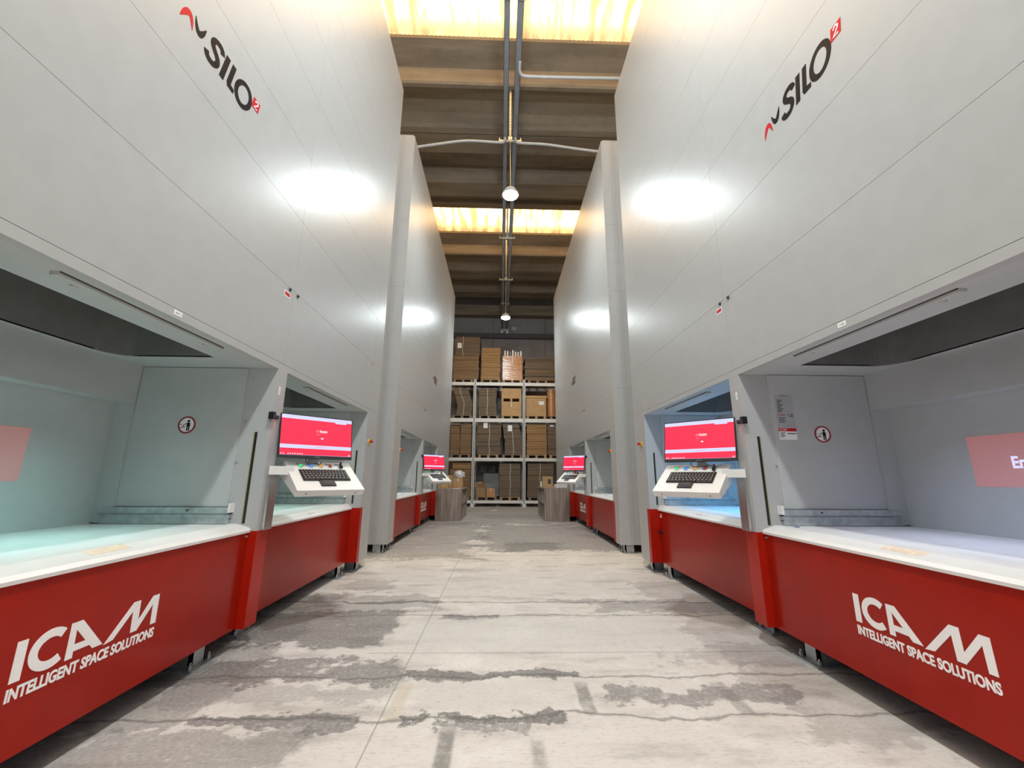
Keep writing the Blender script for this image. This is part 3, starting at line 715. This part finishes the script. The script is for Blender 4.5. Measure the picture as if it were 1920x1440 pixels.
def hanger(y, ztop, label):
    root = empty('rail_hanger', (.13, y, ZR), label, 'hanger', 'perforated hangers holding the rails')
    b = bmesh.new(); bxm(b, -.12, .38, y-.02, y+.02, ZR-.03, ZR); finish('cross_bar', b, M['zinc'], root, bevel=.002)
    for x in (-.10, .36):
        b = bmesh.new(); cyl(b, (x, y, ZR-.045), (x, y, ZR+.06), .012, 10); finish('bolt', b, M['zinc'], root)
    b = bmesh.new(); z = ZR+.0
    bxm(b, .110, .117, y-.02, y+.02, z, ztop); bxm(b, .143, .150, y-.02, y+.02, z, ztop)
    k = 0
    while z+.05 < ztop:
        bxm(b, .117, .143, y-.018, y+.018, z, z+.03); z += .055; k += 1
    finish('strut', b, M['zinc'], root)
    b = bmesh.new(); bxm(b, .085, .175, y-.035, y+.035, ZR-.0, ZR+.07); finish('clamp', b, M['zinc'], root, bevel=.004)
hanger(7.57, zc(8.94), 'perforated hanger above the nearer pendant lamp, holding the rails')
hanger(11.3, zc(8.6), 'perforated hanger seen against the farther skylight, holding the rails')
hanger(14.05, zc(9.1), 'perforated hanger above the farther pendant lamp, holding the rails')
def pendant(x, y, z, label):
    root = empty('pendant_lamp', (x, y, z), label, 'lamp', 'round lamps hanging along the aisle')
    b = bmesh.new(); cyl(b, (.132, y, ZR-.035), (x, y, z+.226), .008, 8); finish('rod', b, M['zinc'], root)
    b = bmesh.new(); lathe(b, [(.165, .035), (.175, .05), (.175, .07), (.13, .09), (.12, .16), (.05, .18), (.04, .22), (.012, .225)], (x, y, z)); finish('housing', b, M['pipe'], root, smooth=True)
    b = bmesh.new(); lathe(b, [(.163, .036), (.150, .012), (.11, -.01), (.05, -.022), (.001, -.025)], (x, y, z)); finish('lens', b, M['lens'], root, smooth=True)
pendant(.146, 7.58, 7.00, 'bright round pendant lamp nearer the camera, in front of the farther skylight')
pendant(.130, 14.0, 6.82, 'bright round pendant lamp farther back, in front of the cardboard rack wall')
def conduit(pts, label):
    b = bmesh.new(); P = []
    pts = [Vector(p) for p in pts]
    for i in range(len(pts)-1):          # Catmull-Rom
        p0, p1, p2, p3 = pts[max(i-1, 0)], pts[i], pts[i+1], pts[min(i+2, len(pts)-1)]
        for s in range(6):
            t = s/6; P.append(.5*((2*p1)+(p2-p0)*t+(2*p0-5*p1+4*p2-p3)*t*t+(3*p1-p0-3*p2+p3)*t**3))
    P.append(pts[-1]); tube(b, P, .026, 10)
    o = finish('conduit', b, M['pipe'], origin=pts[0], smooth=True); tag(o, label, 'conduit', 'grey conduits from the rails to the towers')
conduit([(.262, 5.80, ZR-.01), (.262, 5.93, ZR-.05), (.30, 6.0, ZR-.07), (.42, 6.02, ZR-.08), (1.0, 6.02, ZR-.08), (2.4, 6.0, ZR-.08)], 'thin grey conduit nearest the camera, running right to the nearest right tower')
conduit([(.02, 7.50, ZR+.01), (.0, 7.46, ZR-.12), (-.12, 7.44, ZR-.18), (-.8, 7.42, 8.22), (-1.4, 7.40, 8.10), (-1.9, 7.4, 8.00), (-2.2, 7.4, 7.98)], 'grey conduit sagging from the rails to the top of the farther left tower')
conduit([(.24, 7.50, ZR+.01), (.26, 7.46, ZR-.12), (.36, 7.44, ZR-.18), (.9, 7.42, 8.18), (1.5, 7.42, 8.10), (2.0, 7.4, 8.02), (2.3, 7.4, 7.98)], 'grey conduit from the rails to the top of the farther right tower')

# small fittings on the back wall
el = empty('emergency_light', (.13, YB-.02, 8.28), 'small twin-head emergency light on the back wall under the farther lamp', 'emergency light')
b = bmesh.new(); bxm(b, -.05, .33, YB-.10, YB-.001, 8.24, 8.36); finish('housing', b, M['pipe'], el, bevel=.006)
for x in (.0, .26):
    b = bmesh.new(); lathe(b, [(.001, -.06), (.06, -.05), (.075, 0), (.03, .08)], (x, YB-.14, 8.17)); finish('lamp_head', b, M['letterw'], el, smooth=True)
b = bmesh.new(); bxm(b, .48, .72, YB-.012, YB-.001, 8.33, 8.52); tag(finish('wall_plate', b, M['greyvinyl'], origin=(.6, YB, 8.33)), 'small pale plate on the back wall right of the emergency light', 'plate')

# ------------------------------------------------------------------ pallet rack
YR = 17.5; UX = [-3.27, -1.138, .997, 3.13]; BZ = [(.137, .25), (1.845, 1.974), (3.478, 3.639), (5.08, 5.223)]
rk = empty('pallet_rack', (0, YR, 0), 'tall pale grey pallet rack of cardboard loads across the end of the aisle', 'pallet rack')
for x in UX:
    for y, nm in ((YR-.05, 'front'), (YR+1.10, 'rear')):
        b = bmesh.new(); z1 = 5.36
        bxm(b, x-.055, x-.033, y-.035, y+.035, 0, z1); bxm(b, x+.033, x+.055, y-.035, y+.035, 0, z1)
        z = 0; s = 1
        while z+.06 < z1:
            hexa(b, [Vector((xx, yy, zz)) for yy in (y-.035, y-.031) for dz in (0, .024) for xx, zz in ((x-.034, z+dz+(.03 if s > 0 else 0)), (x+.034, z+dz+(0 if s > 0 else .03)))]); z += .05; s = -s
        bxm(b, x-.033, x+.033, y+.02, y+.035, 0, z1, 1)
        u = finish('upright', b, [M['rack'], M['dark']], rk)
        b = bmesh.new(); bxm(b, x-.10, x+.10, y-.08, y+.08, 0, .01); bxm(b, x-.07, x+.07, y-.05, y-.036, .01, .12); finish('base_plate', b, M['rack'], u)
    b = bmesh.new(); z = .3; s = 0
    while z < 5.:
        a_, c_ = ((YR-.02, YR+1.07) if s == 0 else (YR+1.07, YR-.02)); cyl(b, (x, a_, z), (x, c_, z+.55), .014, 6); z += .55; s = 1-s
    finish('side_brace', b, M['rack'], rk)
for i in range(3):
    for z0, z1 in BZ:
        for y in (YR-.045, YR+1.095):
            b = bmesh.new(); bxm(b, UX[i]+.056, UX[i+1]-.056, y-.025, y+.025, z0, z1)
            for xe in (UX[i]+.056, UX[i+1]-.062): bxm(b, xe, xe+.006, y-.036, y+.03, z0-.03, z1+.03)
            finish('beam', b, M['rack'], rk, bevel=.003)

# pallets: one prototype, copies with their parts
def make_pallet(mat):
    r = empty('pallet', (0, 0, 0), 'x', 'pallet', 'wooden pallets on the rack')
    w, dp = .85, 1.10
    b = bmesh.new()
    for i in range(6): bxm(b, -w/2, w/2, i*dp/5.5, i*dp/5.5+.14, .112, .134)
    finish('deck', b, mat, r)
    for x in (-w/2+.055, 0, w/2-.055):
        for y in (.0, dp/2-.07, dp-.14):
            b = bmesh.new(); bxm(b, x-.05, x+.05, y+.004, y+.136, .022, .0905); finish('block', b, mat, r)
        b = bmesh.new(); bxm(b, x-.05, x+.05, .002, dp, 0, .0215); bxm(b, x-.05, x+.05, .002, dp, .0912, .1118); finish('stringer', b, mat, r)
    return r
P_l, P_d = make_pallet(M['pallet']), make_pallet(M['palletd'])
used = set()
def pallet(kind, x, y, z, label):
    src = P_l if kind == 'l' else P_d
    if kind not in used: used.add(kind); r = src
    else:
        r = src.copy(); C.objects.link(r)
        for ch in list(src.children):
            q = ch.copy(); C.objects.link(q); q.parent = r
    r.location = (x, y, z); r['label'] = label
    return r
def sheet_stack(name, x0, x1, z0, z1, mat, label, y0=YR+.0, dep=1.05, bundle=.13, lean=0., curve=0., jit=.012, strap=None, paper=None, group='stacks of flat cardboard on the rack', cat='cardboard stack', band=None):
    b = bmesh.new(); z = z0; L = []
    while z < z1-.01:
        h = min(bundle*random.uniform(.7, 1.3), z1-z)
        if z1-z-h < .03: h = z1-z
        L.append((z, z+h)); z += h
    off = lambda zz: lean*(zz-z0)/(z1-z0) + curve*math.sin(math.pi*1.4*(zz-z0)/(z1-z0))
    for a, c in L:
        dx, dy = random.uniform(-jit, jit), random.uniform(-jit, jit); k = random.uniform(-jit, jit)*.6
        mi = 1 if band and random.random() < band else 0
        hexa(b, [Vector((x+dx+off(zz)+(k if x == x0 else -k), y0+y+dy, zz)) for zz in (a+.002, c) for y in (.012, dep) for x in (x0, x1)], mi)
    o = finish(name, b, [mat, M['cb_mid'] if mat is not M['cb_mid'] else M['cb_light']], origin=((x0+x1)/2, y0+dep/2, z0), bevel=.004); tag(o, label, cat, group)
    if strap is not None:
        b = bmesh.new(); xc = x0+(x1-x0)*strap
        for i in range(14):
            za, zb = z0+(z1-z0)*i/14, z0+(z1-z0)*(i+1)/14
            wob = lambda zz: xc+off(zz)+.012*math.sin(zz*9)
            hexa(b, [Vector((wob(zz)+s, y, zz)) for zz in (za, zb) for y in (y0-.014, y0-.006) for s in (-.009, .009)])
        finish('strap', b, M['tape'], o)
    if paper:
        px0, px1, pz0, pz1 = paper
        b = bmesh.new(); bxm(b, px0, px1, y0-.018, y0-.012, pz0, pz1); finish('paper_label', b, M['paper'], o, bevel=.001)
    return o
def carton(name, x0, x1, y0, y1, z0, z1, mat, label, cat='carton', rz=0., group=None, flaps=False, tape=True):
    b = bmesh.new(); bxm(b, x0, x1, y0, y1, z0, z1)
    o = finish(name, b, mat, origin=((x0+x1)/2, (y0+y1)/2, z0), bevel=min(.006, (x1-x0)*.05)); o.rotation_euler.z = rz; tag(o, label, cat, group)
    cx, cy = (x0+x1)/2, (y0+y1)/2; hx, hy, hz = (x1-x0)/2, (y1-y0)/2, z1-z0
    if tape:
        b = bmesh.new(); bxm(b, -.02, .02, -hy-.001, hy, hz, hz+.001); bxm(b, -.02, .02, -hy-.0015, -hy, hz*.65, hz+.001)
        finish('tape', b, M['tape'], o, origin=(0, 0, 0))
    if flaps:
        b = bmesh.new(); hexa(b, [Vector((x, y+e, z)) for e in (0, .006) for x in (-hx, hx) for y, z in ((-hy, hz), (-hy-.06, hz+hy*.9))]); finish('flap', b, mat, o, origin=(0, 0, 0))
        b = bmesh.new(); hexa(b, [Vector((x, y+e, z)) for e in (0, .006) for x in (-hx, hx) for y, z in ((hy, hz), (hy+.03, hz+hy*.9))]); finish('flap', b, mat, o, origin=(0, 0, 0))
    return o
B1, B2, B3, B4 = [z1+.001 for z0, z1 in BZ]; PH = .135; YP = YR-.02
# top level
pallet('d', -1.67, YP, B4, 'pallet under the tall dark stack at the left of the top rack level'); pallet('d', -.47, YP, B4, 'pallet under the tan stack on the top rack level')
pallet('l', .48, YP, B4, 'pallet under the shrink-wrapped orange carton on the top rack level'); pallet('d', 1.60, YP, B4, 'pallet under the wide stack at the right of the top rack level')
sheet_stack('cardboard_stack', -2.12, -1.0, B4+PH, 6.42, M['cb_mid'], 'lower half of the tall dark stack at the left of the top rack level', bundle=.12)
sheet_stack('cardboard_stack', -2.06, -.97, 6.43, 7.33, M['cb_dark'], 'upper half of the tall dark stack at top left, with white paper sheet', bundle=.2, strap=.3, paper=(-1.97, -1.79, 6.78, 7.03))
sheet_stack('cardboard_stack', -.89, -.06, B4+PH, 6.83, M['cb_light'], 'tall tan cardboard stack in the middle of the top rack level', bundle=.09)
o = carton('wrapped_carton', .05, .92, YR, YR+1.0, B4+PH, 6.46, M['wrap'], 'big orange carton in shiny shrink wrap on the top rack level', group=None)
for i in range(7):
    x = .12+i*.118; b = bmesh.new(); h = random.uniform(.22, .31); bxm(b, x, x+.062, YR+.05+.05*(i % 3), YR+.09+.05*(i % 3), 6.466, 6.466+h)
    t = finish('foam_strip', b, M['paper'] if i != 2 else M['gboard'], origin=(x, YR+.05, 6.466), bevel=.004)
    tag(t, ('dark' if i == 2 else 'pale') + ' strip standing on top of the orange shrink-wrapped carton' if i == 2 else 'one of the pale strips standing on the orange shrink-wrapped carton', 'strip', 'pale strips on the wrapped carton')
sheet_stack('cardboard_stack', 1.03, 2.34, B4+PH, 6.38, M['cb_dark'], 'wide low stack of bundles at the right of the top rack level', bundle=.11, band=.2, jit=.02)
# third level
pallet('d', -1.67, YP, B3, 'pallet under the bulging left stack on the third rack level'); pallet('d', -.53, YP, B3, 'pallet under the straight strapped stack on the third rack level')
pallet('l', .45, YP, B3, 'pallet under the slotted double carton on the third rack level'); pallet('l', 1.53, YP, B3, 'pallet under the tan lidded carton on the third rack level'); pallet('d', 2.55, YP, B3, 'pallet under the wrapped roll at the right of the third rack level')
sheet_stack('cardboard_stack', -1.93, -1.27, B3+PH, 4.96, M['cb_dark'], 'bulging dark strapped stack at the left of the third rack level', curve=.07, lean=-.10, strap=.45, bundle=.16)
sheet_stack('cardboard_stack', -.98, -.20, B3+PH, 4.97, M['cb_dark'], 'straight dark strapped stack left of the slotted carton, third rack level', strap=.5, bundle=.16)
carton('pallet_box', .02, .88, YR, YR+1.0, B3+PH, 4.36, M['box'], 'lower plain tan carton of the double stack on the third rack level', 'carton')
b = bmesh.new(); z = 4.361
bxm(b, .02, .88, YR, YR+1.0, z+.17, 4.97)
for x0, x1 in ((.02, .11), (.40, .49), (.79, .88)): bxm(b, x0, x1, YR, YR+1.0, z+.03, z+.17)
bxm(b, .02, .88, YR, YR+1.0, z, z+.03); tag(finish('slotted_carton', b, M['box'], origin=(.45, YR+.5, z), bevel=.004), 'tan carton with two fork slots atop the double stack, third rack level', 'carton')
o = carton('lidded_carton', 1.09, 1.96, YR, YR+1.0, B3+PH, 4.56, M['box'], 'tan carton with lid and white label on the third rack level', tape=False)
b = bmesh.new(); bxm(b, -.46, .46, -.52, .52, 4.56-B3-PH, 4.66-B3-PH); finish('lid', b, M['box'], o, origin=(0, 0, 0), bevel=.004)
b = bmesh.new(); bxm(b, .12, .34, -.515, -.506, .48, .64); finish('paper_label', b, M['paper'], o, origin=(0, 0, 0))
b = bmesh.new(); cyl(b, (2.22, YR+.3, B3+PH), (2.22, YR+.3, 4.97), .19, 20); o = finish('wrapped_roll', b, M['wrap'], origin=(2.22, YR+.3, B3+PH), smooth=True); tag(o, 'upright brown roll in shiny film at the right end of the third rack level', 'roll')
# second level
pallet('d', -1.69, YP, B2, 'pallet under the brown two-column stack on the second rack level'); pallet('l', -.51, YP, B2, 'pallet under the wide labelled stack on the second rack level')
pallet('d', .505, YP, B2, 'pallet under the leaning labelled stack on the second rack level'); pallet('l', 1.53, YP, B2, 'pallet under the tan banded stack on the second rack level'); pallet('l', 2.50, YP, B2, 'pallet under the grey stack at the right end of the second rack level')
sheet_stack('cardboard_stack', -2.13, -1.735, B2+PH, 3.30, M['cb_mid'], 'left column of brown sheets at the left of the second rack level', bundle=.3, jit=.006)
sheet_stack('cardboard_stack', -1.71, -1.24, B2+PH, 3.39, M['cb_mid'], 'right, taller column of brown sheets at the left of the second rack level', bundle=.3, jit=.006)
sheet_stack('cardboard_stack', -1.0, .0, B2+PH, 3.45, M['cb_dark'], 'wide grey-brown stack with hanging white label on the second rack level', strap=.52, bundle=.17, jit=.02, paper=(-.74, -.56, 3.22, 3.46))
sheet_stack('cardboard_stack', .17, .90, B2+PH, 3.38, M['cb_dark'], 'leaning grey-brown stack with white label on the second rack level', strap=.5, bundle=.16, lean=-.06, curve=.03, paper=(.30, .49, 3.10, 3.36))
sheet_stack('cardboard_stack', 1.12, 1.97, B2+PH, 3.41, M['cb_light'], 'tan stack of thin bundles at the right of the second rack level', bundle=.075)
sheet_stack('cardboard_stack', 2.01, 2.80, B2+PH, 3.43, M['cb_dark'], 'dark grey stack with small tag at the right end of the second rack level', bundle=.3, paper=(2.12, 2.28, 3.32, 3.38))
# ground level
pallet('d', -1.68, YP, B1, 'pallet under the brown stack behind the left shelf unit'); pallet('d', -.56, YP, B1, 'pallet carrying the two small cartons on the lowest rack level'); pallet('l', .41, YP, B1, 'pallet under the tall strapped stack on the lowest rack level'); pallet('d', 1.60, YP, B1, 'pallet under the dark stack behind the right shelf unit')
sheet_stack('cardboard_stack', -2.10, -1.21, B1+PH, 1.50, M['cb_mid'], 'brown stack on the lowest rack level behind the left shelf boxes', bundle=.25)
sheet_stack('cardboard_stack', -2.0, -1.23, 1.51, 1.76, M['cb_light'], 'low tan bundle on top of the brown stack behind the left shelf', bundle=.12)
b = bmesh.new(); bxm(b, -.72, -.06, YR+.86, YR+.90, B1+PH, 1.34); tag(finish('grey_board', b, M['gboard'], origin=(-.4, YR+.88, B1+PH), bevel=.003), 'upright grey board standing behind the two small cartons', 'board')
carton('open_carton', -.99, -.60, YR, YR+.4, B1+PH, .75, M['boxd'], 'open brown carton with white label at left on the low pallet', flaps=True, tape=False)
o = carton('small_carton', -1.02, -.72, YR+.05, YR+.3, .92, 1.10, M['box'], 'small carton lying tilted on top of the open brown carton', tape=True); o.rotation_euler = (0, math.radians(-12), 0); o.location.z = .80
o = carton('wrapped_carton', -.55, -.21, YR, YR+.4, B1+PH, .73, M['wrap'], 'small carton in clear wrap on the low pallet, right of the open one')
sheet_stack('cardboard_stack', -.04, .845, B1+PH, 1.75, M['cb_dark'], 'tall dark stack with central strap on the lowest rack level', strap=.52, bundle=.45, jit=.006)
sheet_stack('cardboard_stack', 1.12, 2.21, B1+PH, 1.76, M['cb_dark'], 'dark leaning stack on the lowest level behind the right shelf unit', strap=.48, bundle=.45, lean=.04, jit=.008)

# ------------------------------------------------------------------ shelf units at the end of the towers
def cube_shelf(x0, x1, y0, y1, open_x, label, ztop=.86):
    """open side faces the aisle; two rows of cubes"""
    root = empty('cube_shelf', ((x0+x1)/2, y0, 0), label, 'shelf unit'); t = .036
    b = bmesh.new(); bxm(b, x0, x1, y0, y0+t, 0, ztop); finish('end_panel', b, M['oak'], root, bevel=.002)
    b = bmesh.new(); bxm(b, x0, x1, y1-t, y1, 0, ztop); finish('end_panel', b, M['oak'], root, bevel=.002)
    b = bmesh.new(); bxm(b, x0, x1, y0+t+.001, y1-t-.001, ztop-t, ztop); finish('top', b, M['oak'], root, bevel=.002)
    b = bmesh.new(); bxm(b, x0, x1, y0+t+.001, y1-t-.001, .0, t); finish('bottom', b, M['oak'], root)
    b = bmesh.new(); bxm(b, x0+.01, x1-.01, y0+t+.001, y1-t-.001, ztop/2-.012, ztop/2+.012); finish('shelf', b, M['oak'], root)
    nb = 4
    for i in range(1, nb):
        y = y0+(y1-y0)*i/nb
        for za, zb in ((t, ztop/2-.012), (ztop/2+.012, ztop-t)):
            b = bmesh.new(); bxm(b, x0+.01, x1-.01, y-.010, y+.010, za+.0005, zb-.0005); finish('divider', b, M['oak'], root)
    xm = (x0+x1)/2
    b = bmesh.new(); bxm(b, xm-.008, xm+.008, y0+t+.001, y1-t-.001, t, ztop-t); finish('back_panel', b, M['oak'], root)
ZT = .862
cube_shelf(-1.80, -1.075, 11.95, 13.95, -1.075, 'grey oak cube shelf unit at the left, carrying cartons and a plastic bag')
cube_shelf(1.255, 1.965, 11.95, 13.95, 1.255, 'grey oak cube shelf unit at the right, carrying an upright carton', .90)
ZT2 = .902
# on the left shelf
carton('carton', -1.42, -1.15, 12.9, 13.3, ZT, 1.16, M['box'], 'tan carton under the white plastic bag on the left shelf unit')
carton('carton', -1.78, -1.45, 13.2, 13.7, ZT, 1.24, M['box'], 'pale tan carton behind the console on the left shelf unit')
carton('carton', -1.79, -1.50, 12.2, 12.6, ZT, .975, M['box'], 'low flat carton at the outer left of the left shelf unit')
b = bmesh.new()
bmesh.ops.create_icosphere(b, subdivisions=3, radius=1)
for v in b.verts:
    n_ = v.co.copy(); k = 1+.14*math.sin(n_.x*7+1)*math.cos(n_.y*6)+.10*math.sin(n_.z*11+n_.x*5)
    v.co = Vector((n_.x*.16*k, n_.y*.20*k, max(-.09, n_.z*.14*k)))
bmesh.ops.translate(b, verts=b.verts, vec=(-1.27, 13.1, 1.253))
tag(finish('plastic_bag', b, M['bag'], origin=(-1.27, 13.1, 1.163), smooth=True), 'crumpled white plastic bag on the carton on the left shelf unit', 'plastic bag')
b = bmesh.new(); bxm(b, -1.34, -1.17, 12.1, 12.35, ZT-.001, ZT+.004); tag(finish('paper_sheet', b, M['paper'], origin=(-1.25, 12.2, ZT)), 'white paper sheet lying on the front of the left shelf unit', 'paper')
# in the left shelf
for i, (y, z0, h, mt, lab, nm) in enumerate(((12.02, .45, .30, 'boxd', 'brown carton in the front upper cube of the left shelf', 'carton'), (12.52, .45, .22, 'box', 'tan carton in the second upper cube of the left shelf', 'carton'),
        (12.03, .04, .30, 'boxd', 'brown carton in the front lower cube of the left shelf', 'carton'), (12.55, .04, .32, 'boxd', 'brown carton in the second lower cube of the left shelf', 'carton'))):
    carton(nm, -1.42, -1.10-.02*i, y, y+.36, z0+.0, z0+h, M[mt], lab, tape=False)
b = bmesh.new(); bxm(b, -1.35, -1.09, 13.03, 13.07, .037, .40); tag(finish('white_board', b, M['paper'], origin=(-1.2, 13.05, .037), bevel=.002), 'white board standing in a lower cube of the left shelf', 'board')
b = bmesh.new(); bxm(b, -1.38, -1.10, 13.05, 13.3, .443, .62); tag(finish('white_bundle', b, M['bag'], origin=(-1.2, 13.2, .443), bevel=.02), 'white bundle in the third upper cube of the left shelf', 'bundle')
# on the right shelf
o = carton('carton', 1.30, 1.60, 12.75, 13.0, ZT2, 1.22, M['box'], 'upright tan carton with dark label on the right shelf unit', tape=False)
b = bmesh.new(); bxm(b, .0, .10, -.129, -.124, .10, .24); finish('print', b, M['dark'], o, origin=(0, 0, 0))
b = bmesh.new(); bxm(b, 1.28, 1.37, 13.2, 13.3, ZT2, 1.06); tag(finish('white_box', b, M['paper'], origin=(1.32, 13.25, ZT2), bevel=.004), 'narrow white box beside the upright carton on the right shelf unit', 'box')
carton('carton', 1.60, 1.94, 12.1, 12.5, ZT2, 1.0, M['rack'], 'low pale grey box under the far right console on the shelf unit', tape=False)
for y, z0, h, mt, lab in ((12.5, .465, .3, 'paper', 'white box in the second upper cube of the right shelf'), (13.0, .037, .32, 'boxd', 'brown carton in the third lower cube of the right shelf')):
    carton('carton', 1.29, 1.58, y, y+.34, z0, z0+h, M[mt], lab, tape=False)
b = bmesh.new()
pts = arc(0, 0, .12, .09, 0, 340, 10)
ngon_solid(b, [(x*(1+.2*math.sin(i*2.1)), y) for i, (x, y) in enumerate(pts)], lambda x, y: Vector((-.195+x, 15.63+y, .0005)), lambda x, y: Vector((-.195+x, 15.63+y, .006+.004*math.sin(x*40))))
tag(finish('paper_scrap', b, M['paper'], origin=(-.195, 15.63, 0)), 'white paper scrap lying on the floor in front of the rack', 'paper')

# ------------------------------------------------------------------ light
w = bpy.data.worlds.new('world'); SC.world = w; w.use_nodes = True
w.node_tree.nodes['Background'].inputs[0].default_value = (.90, .92, 1., 1); w.node_tree.nodes['Background'].inputs[1].default_value = .31
def lamp(name, loc, watts, r=.17, col=(.90, .98, 1.)):
    l = bpy.data.lights.new(name, 'POINT'); l.energy = watts; l.shadow_soft_size = r; l.color = col
    o = bpy.data.objects.new(name, l); C.objects.link(o); o.location = loc
lamp('lamp_light', (.15, 1.0, 7.0), 520); lamp('lamp_light', (.15, -5.4, 7.0), 420)

SC.view_settings.view_transform = 'Standard'; SC.view_settings.look = 'None'
SC.view_settings.exposure = .60; SC.view_settings.gamma = 1.; SC.view_settings.use_curve_mapping = False
SC.cycles.use_denoising = True
SC.cycles.max_bounces = 6; SC.cycles.diffuse_bounces = 4; SC.cycles.glossy_bounces = 3; SC.cycles.sample_clamp_indirect = 6
